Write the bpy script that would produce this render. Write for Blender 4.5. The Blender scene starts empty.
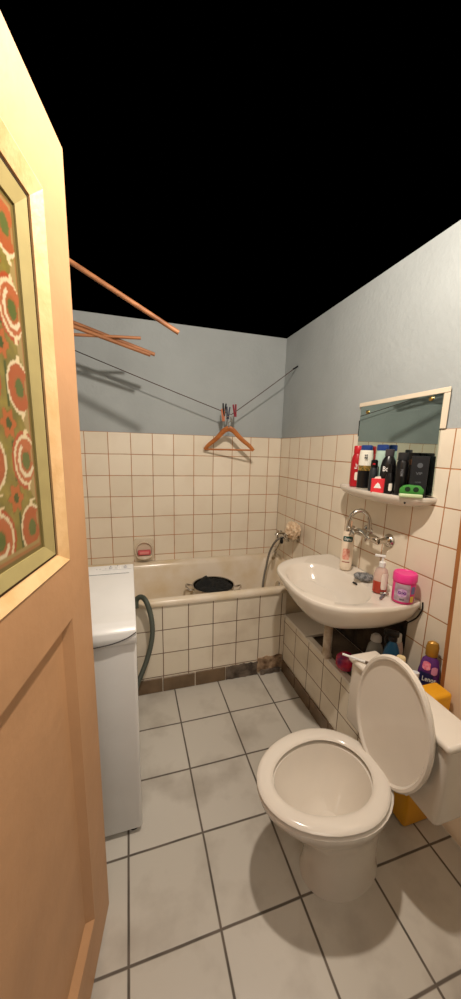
import bpy, bmesh, math, random
from mathutils import Vector, Matrix, noise
random.seed(7)
PI = math.pi
sc = bpy.context.scene
COL = sc.collection

# ---------------------------------------------------------------- camera
CAM = Vector((-1.1736, -2.4892, 1.4328))
pit, yaw, rol = 0.19778, 0.29908, 0.02588
F = Vector((math.sin(yaw)*math.cos(pit), math.cos(yaw)*math.cos(pit), -math.sin(pit)))
R0 = Vector((math.cos(yaw), -math.sin(yaw), 0)); U0 = R0.cross(F)
R1 = R0*math.cos(rol)+U0*math.sin(rol); U1 = U0*math.cos(rol)-R0*math.sin(rol)
cd = bpy.data.cameras.new('camera'); cam = bpy.data.objects.new('camera', cd); COL.objects.link(cam)
M = Matrix.Identity(4)
for i in range(3):
    M[i][0], M[i][1], M[i][2], M[i][3] = R1[i], U1[i], -F[i], CAM[i]
cam.matrix_world = M
cd.sensor_fit = 'HORIZONTAL'; cd.sensor_width = 36; cd.lens = 36*331.67/461
cd.shift_y = 16.8/461; cd.clip_start = 0.02
sc.camera = cam

# ---------------------------------------------------------------- world, lamps, exposure
w = bpy.data.worlds.new('world'); sc.world = w; w.use_nodes = True
w.node_tree.nodes['Background'].inputs[0].default_value = (0, 0, 0, 1)
w.node_tree.nodes['Background'].inputs[1].default_value = 0
sc.view_settings.view_transform = 'Standard'; sc.view_settings.look = 'None'
sc.view_settings.exposure = 0.2; sc.view_settings.gamma = 1; sc.view_settings.use_curve_mapping = False

def lamp(name, kind, loc, power, color, size=.05, aim=None):
    l = bpy.data.lights.new(name, kind); l.energy = power; l.color = color
    if kind == 'POINT': l.shadow_soft_size = size
    else: l.size = size
    o = bpy.data.objects.new(name, l); COL.objects.link(o); o.location = loc
    if aim: o.rotation_euler = (Vector(aim)-Vector(loc)).to_track_quat('-Z', 'Y').to_euler()
    return o
lamp('bathroom_ceiling_lamp', 'POINT', (-.80, -1.76, 2.32), 66, (1, .87, .74), .03)
lamp('hall_fill_light', 'AREA', (-1.0, -3.6, 2.2), 11, (1, .88, .76), 1.2, (-.9, -1.0, 1.0))  # dim unseen fill, added behind the camera for ambient light

# ---------------------------------------------------------------- helpers
def lin(c):
    return tuple(((x/255)/12.92 if x/255 <= .04045 else ((x/255+.055)/1.055)**2.4) for x in c)+(1,)

def mat(name, rgb, rough=.5, metal=0, spec=.5, noise_amt=0, noise_scale=8, rgb2=None, trans=0, ior=1.45, coat=0, bump=0, bump_scale=60):
    m = bpy.data.materials.new(name); m.use_nodes = True
    nt = m.node_tree; b = nt.nodes['Principled BSDF']
    c = lin(rgb)
    b.inputs['Base Color'].default_value = c
    b.inputs['Roughness'].default_value = rough
    b.inputs['Metallic'].default_value = metal
    b.inputs['Specular IOR Level'].default_value = spec
    b.inputs['Transmission Weight'].default_value = trans
    b.inputs['IOR'].default_value = ior
    b.inputs['Coat Weight'].default_value = coat
    tc = nt.nodes.new('ShaderNodeTexCoord')
    n = nt.nodes.new('ShaderNodeTexNoise'); n.inputs['Scale'].default_value = noise_scale; n.inputs['Detail'].default_value = 5
    nt.links.new(tc.outputs['Object'], n.inputs['Vector'])
    r = nt.nodes.new('ShaderNodeValToRGB'); r.color_ramp.elements[0].position = .38; r.color_ramp.elements[1].position = .68
    k = 1-(noise_amt or .04)
    r.color_ramp.elements[0].color = c
    r.color_ramp.elements[1].color = lin(rgb2) if rgb2 else (c[0]*k, c[1]*k, c[2]*k, 1)
    nt.links.new(n.outputs['Fac'], r.inputs['Fac']); nt.links.new(r.outputs['Color'], b.inputs['Base Color'])
    if bump:
        n2 = nt.nodes.new('ShaderNodeTexNoise'); n2.inputs['Scale'].default_value = bump_scale; n2.inputs['Detail'].default_value = 4
        nt.links.new(tc.outputs['Object'], n2.inputs['Vector'])
        bp = nt.nodes.new('ShaderNodeBump'); bp.inputs['Strength'].default_value = bump; bp.inputs['Distance'].default_value = .01
        nt.links.new(n2.outputs['Fac'], bp.inputs['Height']); nt.links.new(bp.outputs['Normal'], b.inputs['Normal'])
    return m

def tile_mat(name, au, av, ou, ov, T, tile, grout, gw=.0038, rough=.22, var=.08, Tv=None, stain=(176, 140, 100), stain_amt=.16):
    """glazed square tiles: au/av = world axes (0,1,2), ou/ov = where a joint lies, T = pitch"""
    Tv = Tv or T
    m = bpy.data.materials.new(name); m.use_nodes = True
    nt = m.node_tree; N = nt.nodes; Lk = nt.links; b = N['Principled BSDF']
    tc = N.new('ShaderNodeTexCoord'); sp = N.new('ShaderNodeSeparateXYZ'); Lk.new(tc.outputs['Object'], sp.inputs[0])
    def mth(op, a, bb=None):
        n = N.new('ShaderNodeMath'); n.operation = op
        for i, v in enumerate((a, bb)):
            if v is None: continue
            if isinstance(v, (int, float)): n.inputs[i].default_value = v
            else: Lk.new(v, n.inputs[i])
        return n.outputs[0]
    # joints laid by hand: a little wander
    wn = N.new('ShaderNodeTexNoise'); wn.inputs['Scale'].default_value = 3; Lk.new(tc.outputs['Object'], wn.inputs['Vector'])
    wob = mth('MULTIPLY', mth('SUBTRACT', wn.outputs['Fac'], .5), .006)
    u = mth('DIVIDE', mth('ADD', mth('SUBTRACT', sp.outputs[au], ou), wob), T)
    v = mth('DIVIDE', mth('ADD', mth('SUBTRACT', sp.outputs[av], ov), wob), Tv)
    def edge(t, P):
        f = mth('SUBTRACT', t, mth('FLOOR', t))
        return mth('MULTIPLY', mth('MINIMUM', f, mth('SUBTRACT', 1.0, f)), P)
    d = mth('MINIMUM', edge(u, T), edge(v, Tv))
    mr = N.new('ShaderNodeMapRange'); mr.interpolation_type = 'SMOOTHSTEP'
    mr.inputs['From Min'].default_value = gw*.35; mr.inputs['From Max'].default_value = gw*.9
    Lk.new(d, mr.inputs['Value'])
    cx = N.new('ShaderNodeCombineXYZ'); Lk.new(mth('FLOOR', u), cx.inputs[0]); Lk.new(mth('FLOOR', v), cx.inputs[1])
    wnz = N.new('ShaderNodeTexWhiteNoise'); wnz.noise_dimensions = '3D'; Lk.new(cx.outputs[0], wnz.inputs['Vector'])
    t = lin(tile)
    r = N.new('ShaderNodeValToRGB'); r.color_ramp.elements[0].color = (t[0]*(1-var), t[1]*(1-var*1.1), t[2]*(1-var*1.4), 1); r.color_ramp.elements[1].color = t
    Lk.new(wnz.outputs['Value'], r.inputs['Fac'])
    sn = N.new('ShaderNodeTexNoise'); sn.inputs['Scale'].default_value = 5; sn.inputs['Detail'].default_value = 6; Lk.new(tc.outputs['Object'], sn.inputs['Vector'])
    sr = N.new('ShaderNodeMapRange'); sr.inputs['From Min'].default_value = .5; sr.inputs['From Max'].default_value = .78; sr.inputs['To Max'].default_value = stain_amt
    Lk.new(sn.outputs['Fac'], sr.inputs['Value'])
    mx0 = N.new('ShaderNodeMixRGB'); Lk.new(sr.outputs[0], mx0.inputs[0]); Lk.new(r.outputs[0], mx0.inputs[1]); mx0.inputs[2].default_value = lin(stain)
    gn = N.new('ShaderNodeTexNoise'); gn.inputs['Scale'].default_value = 12; Lk.new(tc.outputs['Object'], gn.inputs['Vector'])
    gr = N.new('ShaderNodeValToRGB'); g = lin(grout)
    gr.color_ramp.elements[0].position = .35; gr.color_ramp.elements[1].position = .65
    gr.color_ramp.elements[0].color = g; gr.color_ramp.elements[1].color = (min(1, g[0]*1.7), g[1]*1.6, g[2]*1.6, 1)
    Lk.new(gn.outputs['Fac'], gr.inputs['Fac'])
    mx = N.new('ShaderNodeMixRGB'); Lk.new(mr.outputs[0], mx.inputs[0]); Lk.new(gr.outputs[0], mx.inputs[1]); Lk.new(mx0.outputs[0], mx.inputs[2])
    Lk.new(mx.outputs[0], b.inputs['Base Color'])
    rr = N.new('ShaderNodeMapRange'); rr.inputs['To Min'].default_value = .85; rr.inputs['To Max'].default_value = rough
    Lk.new(mr.outputs[0], rr.inputs['Value']); Lk.new(rr.outputs[0], b.inputs['Roughness'])
    ln = N.new('ShaderNodeTexNoise'); ln.inputs['Scale'].default_value = 9; Lk.new(tc.outputs['Object'], ln.inputs['Vector'])
    h = mth('ADD', mr.outputs[0], mth('MULTIPLY', ln.outputs['Fac'], .9))
    h = mth('ADD', h, mth('MULTIPLY', wnz.outputs['Value'], .3))
    bp = N.new('ShaderNodeBump'); bp.inputs['Strength'].default_value = .5; bp.inputs['Distance'].default_value = .002
    Lk.new(h, bp.inputs['Height']); Lk.new(bp.outputs[0], b.inputs['Normal'])
    return m

def wood_mat(name, c1, c2, axis=2, scale=14, rough=.55):
    m = bpy.data.materials.new(name); m.use_nodes = True
    nt = m.node_tree; N = nt.nodes; b = N['Principled BSDF']; b.inputs['Roughness'].default_value = rough
    tc = N.new('ShaderNodeTexCoord'); mp = N.new('ShaderNodeMapping'); nt.links.new(tc.outputs['Object'], mp.inputs[0])
    s = [scale]*3; s[axis] = scale*.12; mp.inputs['Scale'].default_value = s
    n = N.new('ShaderNodeTexNoise'); n.inputs['Scale'].default_value = 2; n.inputs['Detail'].default_value = 7; nt.links.new(mp.outputs[0], n.inputs['Vector'])
    r = N.new('ShaderNodeValToRGB'); r.color_ramp.elements[0].position = .35; r.color_ramp.elements[1].position = .7
    r.color_ramp.elements[0].color = lin(c1); r.color_ramp.elements[1].color = lin(c2)
    nt.links.new(n.outputs['Fac'], r.inputs[0]); nt.links.new(r.outputs[0], b.inputs['Base Color'])
    return m

def build(name, bm, m, parent=None, smooth=True, loc=None):
    bmesh.ops.recalc_face_normals(bm, faces=bm.faces)
    me = bpy.data.meshes.new(name); bm.to_mesh(me); bm.free()
    for x in (m if isinstance(m, (list, tuple)) else [m]): me.materials.append(x)
    if smooth:
        for p in me.polygons: p.use_smooth = True
        me.set_sharp_from_angle(angle=math.radians(38))
    o = bpy.data.objects.new(name, me); COL.objects.link(o)
    if parent: o.parent = parent
    if loc is not None: o.location = loc
    return o

def tag(o, label, cat, group=None, kind=None):
    o['label'] = label; o['category'] = cat
    if group: o['group'] = group
    if kind: o['kind'] = kind
    return o
def struct(o):
    o['kind'] = 'structure'; return o
def thing(name, label, cat, loc=(0, 0, 0), rz=0, group=None, tilt=None):
    o = bpy.data.objects.new(name, None); COL.objects.link(o); o.empty_display_size = .05
    o.location = loc; o.rotation_euler = (tilt[0], tilt[1], rz) if tilt else (0, 0, rz)
    return tag(o, label, cat, group)

def add_box(bm, a, b, bev=0, seg=2, mi=0):
    x0, y0, z0 = a; x1, y1, z1 = b
    g = bmesh.new()
    bmesh.ops.create_cube(g, size=1)
    for v in g.verts:
        v.co = Vector(((x0+x1)/2+v.co.x*(x1-x0), (y0+y1)/2+v.co.y*(y1-y0), (z0+z1)/2+v.co.z*(z1-z0)))
    if bev: bmesh.ops.bevel(g, geom=g.edges[:], offset=bev, segments=seg, profile=.5, affect='EDGES')
    for f in g.faces: f.material_index = mi
    merge(bm, g); return bm
def merge(bm, g):
    me = bpy.data.meshes.new('tmp'); g.to_mesh(me); g.free(); bm.from_mesh(me); bpy.data.meshes.remove(me)
def box(a, b, bev=0, seg=2, mi=0):
    return add_box(bmesh.new(), a, b, bev, seg, mi)

def loft(rings, cap0=True, cap1=True, closed=True):
    bm = bmesh.new(); vs = [[bm.verts.new(p) for p in r] for r in rings]; n = len(rings[0])
    for a, b in zip(vs, vs[1:]):
        for i in range(n if closed else n-1):
            j = (i+1) % n
            bm.faces.new((a[i], a[j], b[j], b[i]))
    if cap0: bm.faces.new(vs[0][::-1])
    if cap1: bm.faces.new(vs[-1])
    return bm
def lathe(prof, n=28, sx=1, sy=1, c=(0, 0), cap0=True, cap1=True):
    return loft([[(c[0]+r*sx*math.cos(2*PI*i/n), c[1]+r*sy*math.sin(2*PI*i/n), z) for i in range(n)] for r, z in prof], cap0, cap1)
def smooth_path(pts, k=6):
    P = [Vector(p) for p in pts]; P = [P[0]*2-P[1]]+P+[P[-1]*2-P[-2]]; out = []
    for i in range(1, len(P)-2):
        for j in range(k):
            t = j/k
            out.append(.5*((2*P[i])+(P[i+1]-P[i-1])*t+(2*P[i-1]-5*P[i]+4*P[i+1]-P[i+2])*t*t+(3*P[i]-P[i-1]-3*P[i+1]+P[i+2])*t**3))
    out.append(P[-2]); return out
def add_tube(bm, pts, r, n=10, rf=None, caps=True):
    pts = [Vector(p) for p in pts]; m = len(pts); rings = []
    t0 = (pts[1]-pts[0]).normalized(); up = Vector((0, 0, 1)) if abs(t0.z) < .9 else Vector((1, 0, 0))
    nrm = t0.cross(up).normalized()
    for i, p in enumerate(pts):
        t = (pts[min(i+1, m-1)]-pts[max(i-1, 0)]).normalized()
        nrm = (nrm-t*nrm.dot(t)).normalized(); bn = t.cross(nrm)
        rr = rf(i, m) if rf else r
        rings.append([p+(nrm*math.cos(2*PI*k/n)+bn*math.sin(2*PI*k/n))*rr for k in range(n)])
    merge(bm, loft(rings, caps, caps)); return bm
def tube(pts, r, n=10, rf=None): return add_tube(bmesh.new(), pts, r, n, rf)
def prism(outline, axis, a, b, bev=0):
    """outline of 2-D points extruded along axis from a to b"""
    def P(u, v, t):
        return [(t, u, v), (u, t, v), (u, v, t)][axis]
    bm = loft([[P(u, v, a) for u, v in outline], [P(u, v, b) for u, v in outline]])
    if bev:
        bmesh.ops.recalc_face_normals(bm, faces=bm.faces)
        bmesh.ops.bevel(bm, geom=bm.edges[:], offset=bev, segments=2, profile=.5, affect='EDGES')
    return bm
def xf(bm, Mx):
    bmesh.ops.transform(bm, matrix=Mx, verts=bm.verts[:]); return bm
def rrect(x0, x1, y0, y1, r, n=6):
    out = []
    for cx, cy, a0 in ((x1-r, y1-r, 0), (x0+r, y1-r, PI/2), (x0+r, y0+r, PI), (x1-r, y0+r, 3*PI/2)):
        for i in range(n+1):
            a = a0+PI/2*i/n; out.append((cx+r*math.cos(a), cy+r*math.sin(a)))
    return out
def lettering(txt, h, m, parent, wrap=0, z=0, face=0, off=.0006, name='lettering', vertical=False, squash=1, flat=None, wsx=1):
    """raised lettering; wrap = radius of the round body it goes around, facing angle face"""
    cu = bpy.data.curves.new('t', 'FONT'); cu.body = txt; cu.size = h; cu.align_x = 'CENTER'; cu.align_y = 'CENTER'; cu.extrude = 0; cu.offset = h*.015
    cu.resolution_u = 3
    to = bpy.data.objects.new('t', cu); COL.objects.link(to); bpy.context.view_layer.update()
    me = bpy.data.meshes.new_from_object(to.evaluated_get(bpy.context.evaluated_depsgraph_get()))
    bpy.data.objects.remove(to)
    bm = bmesh.new(); bm.from_mesh(me); bpy.data.meshes.remove(me)
    if wrap:
        bmesh.ops.subdivide_edges(bm, edges=bm.edges[:], cuts=1)
    for v in bm.verts:
        x, y = v.co.x*squash, v.co.y
        if vertical: x, y = -y, x
        if flat is not None: v.co = Vector((x, -flat-off, y+z))
        else:
            a = x/wrap; v.co = Vector(((wrap+off)*math.sin(a), -(wrap+off)*math.cos(a), y+z))
    bmesh.ops.rotate(bm, verts=bm.verts[:], cent=(0, 0, 0), matrix=Matrix.Rotation(face, 3, 'Z'))
    me = bpy.data.meshes.new(name); bm.to_mesh(me); bm.free(); me.materials.append(m)
    o = bpy.data.objects.new(name, me); COL.objects.link(o); o.parent = parent; return o
def patch(r, z0, z1, a0, a1, m, parent, name='label', off=.0004, sx=1, sy=1, n=12, face=0, rnd=.25, rtop=None):
    """printed label wrapped on a round body, rounded corners"""
    bm = bmesh.new(); g = []
    K = 10
    for j in range(K+1):
        t = j/K; z = z0+(z1-z0)*t
        e = abs(2*t-1); sh = 1-rnd*max(0, (e-.6)/.4)**2
        rad = (r+(rtop-r)*t if rtop else r)+off
        row = []
        for i in range(n+1):
            a = ((a0+a1)/2+(a1-a0)*(i/n-.5)*sh)
            row.append(bm.verts.new((rad*sx*math.sin(a), -rad*sy*math.cos(a), z)))
        g.append(row)
    for a, b in zip(g, g[1:]):
        for i in range(n): bm.faces.new((a[i], a[i+1], b[i+1], b[i]))
    bmesh.ops.rotate(bm, verts=bm.verts[:], cent=(0, 0, 0), matrix=Matrix.Rotation(face, 3, 'Z'))
    return build(name, bm, m, parent)

# ---------------------------------------------------------------- materials
TT = .15; ZT = 1.533
TILE = (236, 226, 208); GROUT = (150, 104, 62)
m_back = tile_mat('tiles_back', 0, 2, -.1052, ZT, TT, TILE, GROUT)
m_side = tile_mat('tiles_side', 1, 2, -.1616, ZT, TT, TILE, GROUT)
m_panel = tile_mat('tiles_bath_panel', 0, 2, -1.0155, .55, TT, TILE, (92, 66, 44), stain=(150, 120, 90), stain_amt=.3)
m_ledge = tile_mat('tiles_boxing', 1, 2, -.865, .352, TT, TILE, (92, 66, 44), stain=(150, 120, 90), stain_amt=.3)
m_floor = tile_mat('floor_tiles', 0, 1, -.41, -.70, .27, (205, 200, 190), (84, 78, 70), gw=.006, rough=.35, var=.06, stain=(120, 105, 90), stain_amt=.5)
m_paint = mat('blue_paint', (164, 171, 172), .75, noise_amt=.10, noise_scale=3, bump=.25, bump_scale=40)
m_paintd = mat('shabby_paint', (205, 205, 200), .8, noise_amt=.06, noise_scale=2)
m_ceramic = mat('white_ceramic', (226, 218, 206), .12, spec=.6, noise_amt=.04, noise_scale=6)
m_tub = mat('tub_enamel', (226, 214, 196), .2, noise_scale=5, rgb2=(214, 194, 160))
m_chrome = mat('chrome', (205, 200, 190), .16, 1, noise_amt=.12, noise_scale=30)
m_steel = mat('pot_steel', (190, 185, 178), .25, 1)
m_black = mat('black_plastic', (16, 15, 17), .28)
m_dark = mat('dark_cloth', (22, 26, 28), .85, noise_amt=.5, noise_scale=30, bump=1, bump_scale=80)
m_white = mat('white_plastic', (226, 226, 224), .3)
m_door = mat('tan_paint', (200, 154, 112), .5, noise_amt=.12, noise_scale=5, bump=.15, bump_scale=25)
m_bead = mat('cream_bead_paint', (236, 198, 146), .45, noise_scale=18, rgb2=(222, 178, 122), bump=.12, bump_scale=90)
m_beadin = mat('shaded_bead_olive', (170, 156, 104), .4, noise_amt=.1, noise_scale=20)  # olive tone carries the inner bead's shade and sheen
m_wood = wood_mat('old_wood', (176, 118, 76), (120, 74, 44), 0)
m_hang = wood_mat('hanger_wood', (190, 118, 60), (150, 84, 38), 0, 10, .4)
m_skirt = mat('brown_skirting_tile', (120, 98, 74), .35, noise_amt=.3, noise_scale=14)
m_cement = mat('bare_cement', (118, 106, 94), .95, noise_scale=16, rgb2=(52, 44, 38), bump=1, bump_scale=50)
m_dirt = mat('dirty_plaster', (104, 88, 72), .95, noise_scale=7, rgb2=(48, 40, 34), bump=1, bump_scale=40)
m_gold = mat('brass', (190, 160, 95), .3, 1)

# ---------------------------------------------------------------- the room shell
H = 2.27; XL = -1.72; YF = -2.36
struct(build('floor', box((XL-.08, YF-.08, -.06), (.08, .08, 0)), m_floor, smooth=False))
def wall(name, a, b, ta, tb, mt, paint=m_paint):
    bm = box(a, b, mi=0); add_box(bm, ta, tb, .0015, 1, mi=1)
    return struct(build(name, bm, [paint, mt], smooth=False))
wall('wall_back', (XL-.08, 0.006, 0), (.08, .08, H), (XL, 0, 0), (0.0, .02, ZT), m_back)
wall('wall_right', (.006, YF-.08, 0), (.08, .006, H), (0, YF, 0), (.02, 0.0, ZT), m_side)
wall('wall_left', (XL-.08, YF-.08, 0), (XL-.006, .006, H), (XL-.02, YF, 0), (XL, 0.0, ZT), m_side)
bm = box((XL-.08, YF-.08, 0), (-1.47, YF, H)); add_box(bm, (-.66, YF-.08, 0), (.08, YF, H)); add_box(bm, (-1.47, YF-.08, 2.06), (-.66, YF, H))
struct(build('wall_front', bm, m_paintd, smooth=False))

# ---------------------------------------------------------------- door leaf with patterned glass
ang = math.radians(11.19)
door = thing('door', 'open tan painted panel door with patterned orange and olive glass', 'door', (-1.4385, -2.4368, 0.012), PI/2-ang)
# local frame: +x runs along the leaf towards the bath, -y is the face the room sees (thickness goes to +y)
S0, S1, DH = .10, .822, 2.0
gx0, gx1, gz0, gz1 = .22, .708, 1.180, 1.86      # outer edge of the glazing bead
px0, px1, pz0, pz1 = .22, .700, .16, 1.05       # lower panel
def frame(bm, x0, x1, z0, z1, X0, X1, Z0, Z1, y0, y1):
    """flat ring between an outer and an inner rectangle, with thickness"""
    add_box(bm, (X0, y0, Z0), (x0, y1, Z1)); add_box(bm, (x1, y0, Z0), (X1, y1, Z1))
    add_box(bm, (x0, y0, Z0), (x1, y1, z0)); add_box(bm, (x0, y0, z1), (x1, y1, Z1))
bm = bmesh.new()
add_box(bm, (S0, 0, 0), (gx0, .04, DH)); add_box(bm, (gx1, 0, pz1), (S1, .04, DH)); add_box(bm, (px1, 0, 0), (S1, .04, pz1))
add_box(bm, (gx0, 0, gz1), (gx1, .04, DH)); add_box(bm, (gx0, 0, pz1), (gx1, .04, gz0)); add_box(bm, (gx0, 0, 0), (px1, .04, pz0))
bmesh.ops.remove_doubles(bm, verts=bm.verts[:], dist=.0001)
build('door_frame', bm, m_door, door, smooth=False)
def ring_bevel(x0, x1, z0, z1, w, y0, y1):
    a = [(x0, y0, z0), (x1, y0, z0), (x1, y0, z1), (x0, y0, z1)]
    b = [(x0+w, y1, z0+w), (x1-w, y1, z0+w), (x1-w, y1, z1-w), (x0+w, y1, z1-w)]
    c = [(p[0], y1+.006, p[2]) for p in b]; d = [(p[0], y1+.006, p[2]) for p in a]
    bm = bmesh.new(); R = [[bm.verts.new(q) for q in r] for r in (a, b, c, d)]
    for r, s in zip(R, R[1:]+R[:1]):
        for i in range(4): bm.faces.new((r[i], r[(i+1) % 4], s[(i+1) % 4], s[i]))
    return bm
# outer bead: proud bevelled strip with chipped inner edge; inner bead: flat olive strip
def bead_ring(x0, x1, z0, z1, wv, ya, yb, yc, kb=1):
    bm = bmesh.new()
    prof = [(0, ya), (.006, ya-.003), (wv, yb), (wv, yc), (0, yc)]
    R = []
    for o, y in prof:
        R.append([bm.verts.new(q) for q in ((x0+o, y, z0+o*kb), (x1-o, y, z0+o*kb), (x1-o, y, z1-o), (x0+o, y, z1-o))])
    for r, s in zip(R, R[1:]+R[:1]):
        for i in range(4): bm.faces.new((r[i], r[(i+1) % 4], s[(i+1) % 4], s[i]))
    return bm
o = build('glazing_bead', bead_ring(gx0, gx1, gz0, gz1, .034, 0, .008, .03, .65), m_bead, door, smooth=False)
wv = .030
o2 = build('inner_bead', bead_ring(gx0+.0355, gx1-.0355, gz0+.0235, gz1-.0355, .034, .013, .017, .03, .8), m_beadin, door, smooth=False)
o2['label'] = 'olive grey inner bead'
build('bead_gap', bead_ring(gx0+.0338, gx1-.0338, gz0+.0218, gz1-.0338, .003, .0125, .0125, .03), mat('gap_brown', (70, 48, 26), .9), door, smooth=False)  # thin dark brown ring between the two beads
build('panel_moulding', ring_bevel(px0, px1, pz0, pz1, .018, 0, .018), m_door, door, smooth=False)
build('lower_panel', box((px0+.015, .018, pz0+.015), (px1-.015, .03, pz1-.015)), m_door, door, smooth=False)
# the printed glass: a fine grid whose faces carry the pattern's colours
def glass_colour(x, z):
    ol = (124, 112, 52); n = noise.noise(Vector((x*30, z*30, 0)))
    n2 = noise.noise(Vector((x*90, z*90, 5)))
    c = (ol[0]+26*n+10*n2, ol[1]+20*n+10*n2, ol[2]+12*n)
    cw, chh = .098, .117
    # discs, columns at gx = .552 + k*cw
    k = round((x-.606)/cw); dx = x-(.606+k*cw)
    j = round((z-1.394)/chh); dz = z-(1.394+j*chh)
    odd = (j+k) % 2
    # a vertical dark stem between motifs
    if abs(dx+.036) < .0035 and abs(abs((z-1.3355)/chh-round((z-1.3355)/chh))-.5) < .28: c = (70, 78, 34)
    r = math.hypot(dx/1.0, dz/1.12)
    R = .038
    if r < R:
        if r > R-.0052: c = (204, 188, 152)
        elif r > .017: c = (158, 84, 46) if odd else (166, 94, 56)
        elif r > .013: c = (150, 90, 48)
        else: c = (84, 96, 46)
        if not odd and .019 < r < .026 and dz+dx < .012: c = (204, 190, 158)
    elif r < R+.006 and not odd: c = (160, 74, 40)
    # white notches above and below
    if R < abs(dz) < R+.012 and abs(dx-.004) < .004: c = (208, 190, 150)
    if R+.008 < abs(dz) < R+.013 and abs(dx-.010) < .009: c = (208, 190, 150)
    # little flowers half a step across
    jf = round((z-1.3355)/chh); dzf = z-(1.3355+jf*chh)
    kf = round((x-.563)/cw); dxf = x-(.563+kf*cw)
    rf = math.hypot(dxf, dzf*.95); a = math.atan2(dzf, dxf)
    rp = .019+.004*math.cos(6*a)
    if rf < .008: c = (66, 78, 34)
    elif rf < rp: c = (166, 92, 46)
    elif rf < rp+.002: c = (120, 98, 42)
    e = min(gx1-.0695-x, x-gx0-.0695, z-gz0-.0515, gz1-.0695-z)
    if e < .007: c = (104, 90, 46)
    elif e < .016+.006*math.cos(z*112)+.006*math.cos(z*56): c = (150, 104, 62) if e < .012 else (150, 130, 82)
    return c
bm = bmesh.new(); st = .0032
x0, x1, z0, z1 = gx0+.06, gx1-.06, gz0+.04, gz1-.06
nx, nz = int((x1-x0)/st), int((z1-z0)/st)
V = [[bm.verts.new((x0+(x1-x0)*i/nx, .02, z0+(z1-z0)*j/nz)) for i in range(nx+1)] for j in range(nz+1)]
cl = bm.loops.layers.float_color.new('pattern')
for j in range(nz):
    for i in range(nx):
        f = bm.faces.new((V[j][i], V[j][i+1], V[j+1][i+1], V[j+1][i]))
        for lp in f.loops:
            lp[cl] = lin(tuple(max(0, min(255, q)) for q in glass_colour(lp.vert.co.x, lp.vert.co.z)))
add_box(bm, (x0, .021, z0), (x1, .026, z1))
for f in bm.faces[-6:]:
    for lp in f.loops: lp[cl] = (.2, .17, .04, 1)
mg = bpy.data.materials.new('printed_glass'); mg.use_nodes = True
nt = mg.node_tree; b = nt.nodes['Principled BSDF']; at = nt.nodes.new('ShaderNodeAttribute'); at.attribute_name = 'pattern'
nt.links.new(at.outputs['Color'], b.inputs['Base Color']); b.inputs['Roughness'].default_value = .3; b.inputs['Coat Weight'].default_value = .4; b.inputs['Coat Roughness'].default_value = .08
me = bpy.data.meshes.new('glass_pane'); bm.to_mesh(me); bm.free(); me.materials.append(mg)
o = bpy.data.objects.new('glass_pane', me); COL.objects.link(o); o.parent = door; o['label'] = 'patterned orange, olive and white glass'

# ---------------------------------------------------------------- door casing on the right wall
m_casing = mat('cream_casing', (236, 214, 184), .45, noise_scale=4, noise_amt=.05)
m_edge = wood_mat('bare_edge', (178, 116, 60), (134, 80, 40), 2, 12)
cs = thing('door_casing', 'cream door casing with a bare brown wooden edge leaning at the right wall', 'casing', (0, -1.70, 0))
def lean(y, z): return y+.042*(z-.55)
def strip(ya, yb, x0, x1):
    R = []
    for z in (0, 1.02, 1.035, 2.05):
        R.append([(x0, lean(ya, z), z), (x1, lean(ya, z), z), (x1, lean(yb, z), z), (x0, lean(yb, z), z)])
    return loft(R)
build('bare_edge', xf(strip(-1.636, -1.655, -.032, -.001), Matrix.Translation((0, 1.70, 0))), m_edge, cs, smooth=False)
build('casing_board', xf(strip(-1.656, -1.86, -.036, -.001), Matrix.Translation((0, 1.70, 0))), m_casing, cs, smooth=False)

# ---------------------------------------------------------------- bathtub
tub = thing('bathtub', 'cream enamelled bathtub along the tiled back wall', 'bathtub', (-.86, -.35, 0))
def rr(x0, x1, y0, y1, r, z): return [(a+.86, c+.35, z) for a, c in rrect(x0, x1, y0, y1, r, 6)]
RG = [rr(-1.70, -.02, -.685, -.02, .03, .06), rr(-1.712, -.004, -.690, -.004, .01, .548), rr(-1.716, -.003, -.716, -.003, .012, .552), rr(-1.717, -.003, -.720, -.003, .014, .566), rr(-1.716, -.003, -.716, -.003, .014, .580),
      rr(-1.712, -.006, -.708, -.006, .02, .586), rr(-1.690, -.05, -.672, -.045, .06, .586), rr(-1.678, -.062, -.658, -.056, .08, .578), rr(-1.665, -.075, -.646, -.068, .09, .55),
      rr(-1.62, -.12, -.622, -.09, .12, .36), rr(-1.56, -.19, -.59, -.13, .15, .2), rr(-1.50, -.26, -.55, -.17, .15, .165), rr(-1.2, -.5, -.42, -.3, .05, .158)]
build('tub_shell', loft(RG), m_tub, tub)
# overflow plate
bm = lathe([(.0, 0), (.03, 0), (.034, .004), (.03, .009), (0, .011)], 20, cap0=False, cap1=False)
xf(bm, Matrix.Translation((.735, .0, .44)) @ Matrix.Rotation(-PI/2+.22, 4, 'Y'))
build('overflow_plate', bm, m_chrome, tub)

# bath panel
bp_ = thing('tiled_bath_front', 'white tiled front panel of the bathtub with a brown skirting row', 'panel', (-.98, -.66, 0))
# (the tile grid is laid out from this mesh's own origin)
build('tiled_face', box((-1.715, -.705, 0), (-.235, -.694, .5475)), m_panel, bp_, smooth=False, loc=(.98, .66, 0))
xs = [-1.6, -1.415, -1.22, -1.02, -.825, -.63]
for a, c in zip(xs, xs[1:]):
    build('skirting_tile', box((a+.003+.98, -.714+.66, .002), (c-.003+.98, -.706+.66, .093+random.uniform(-.003, .003)), .002, 1), m_skirt, bp_, smooth=False)
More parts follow.
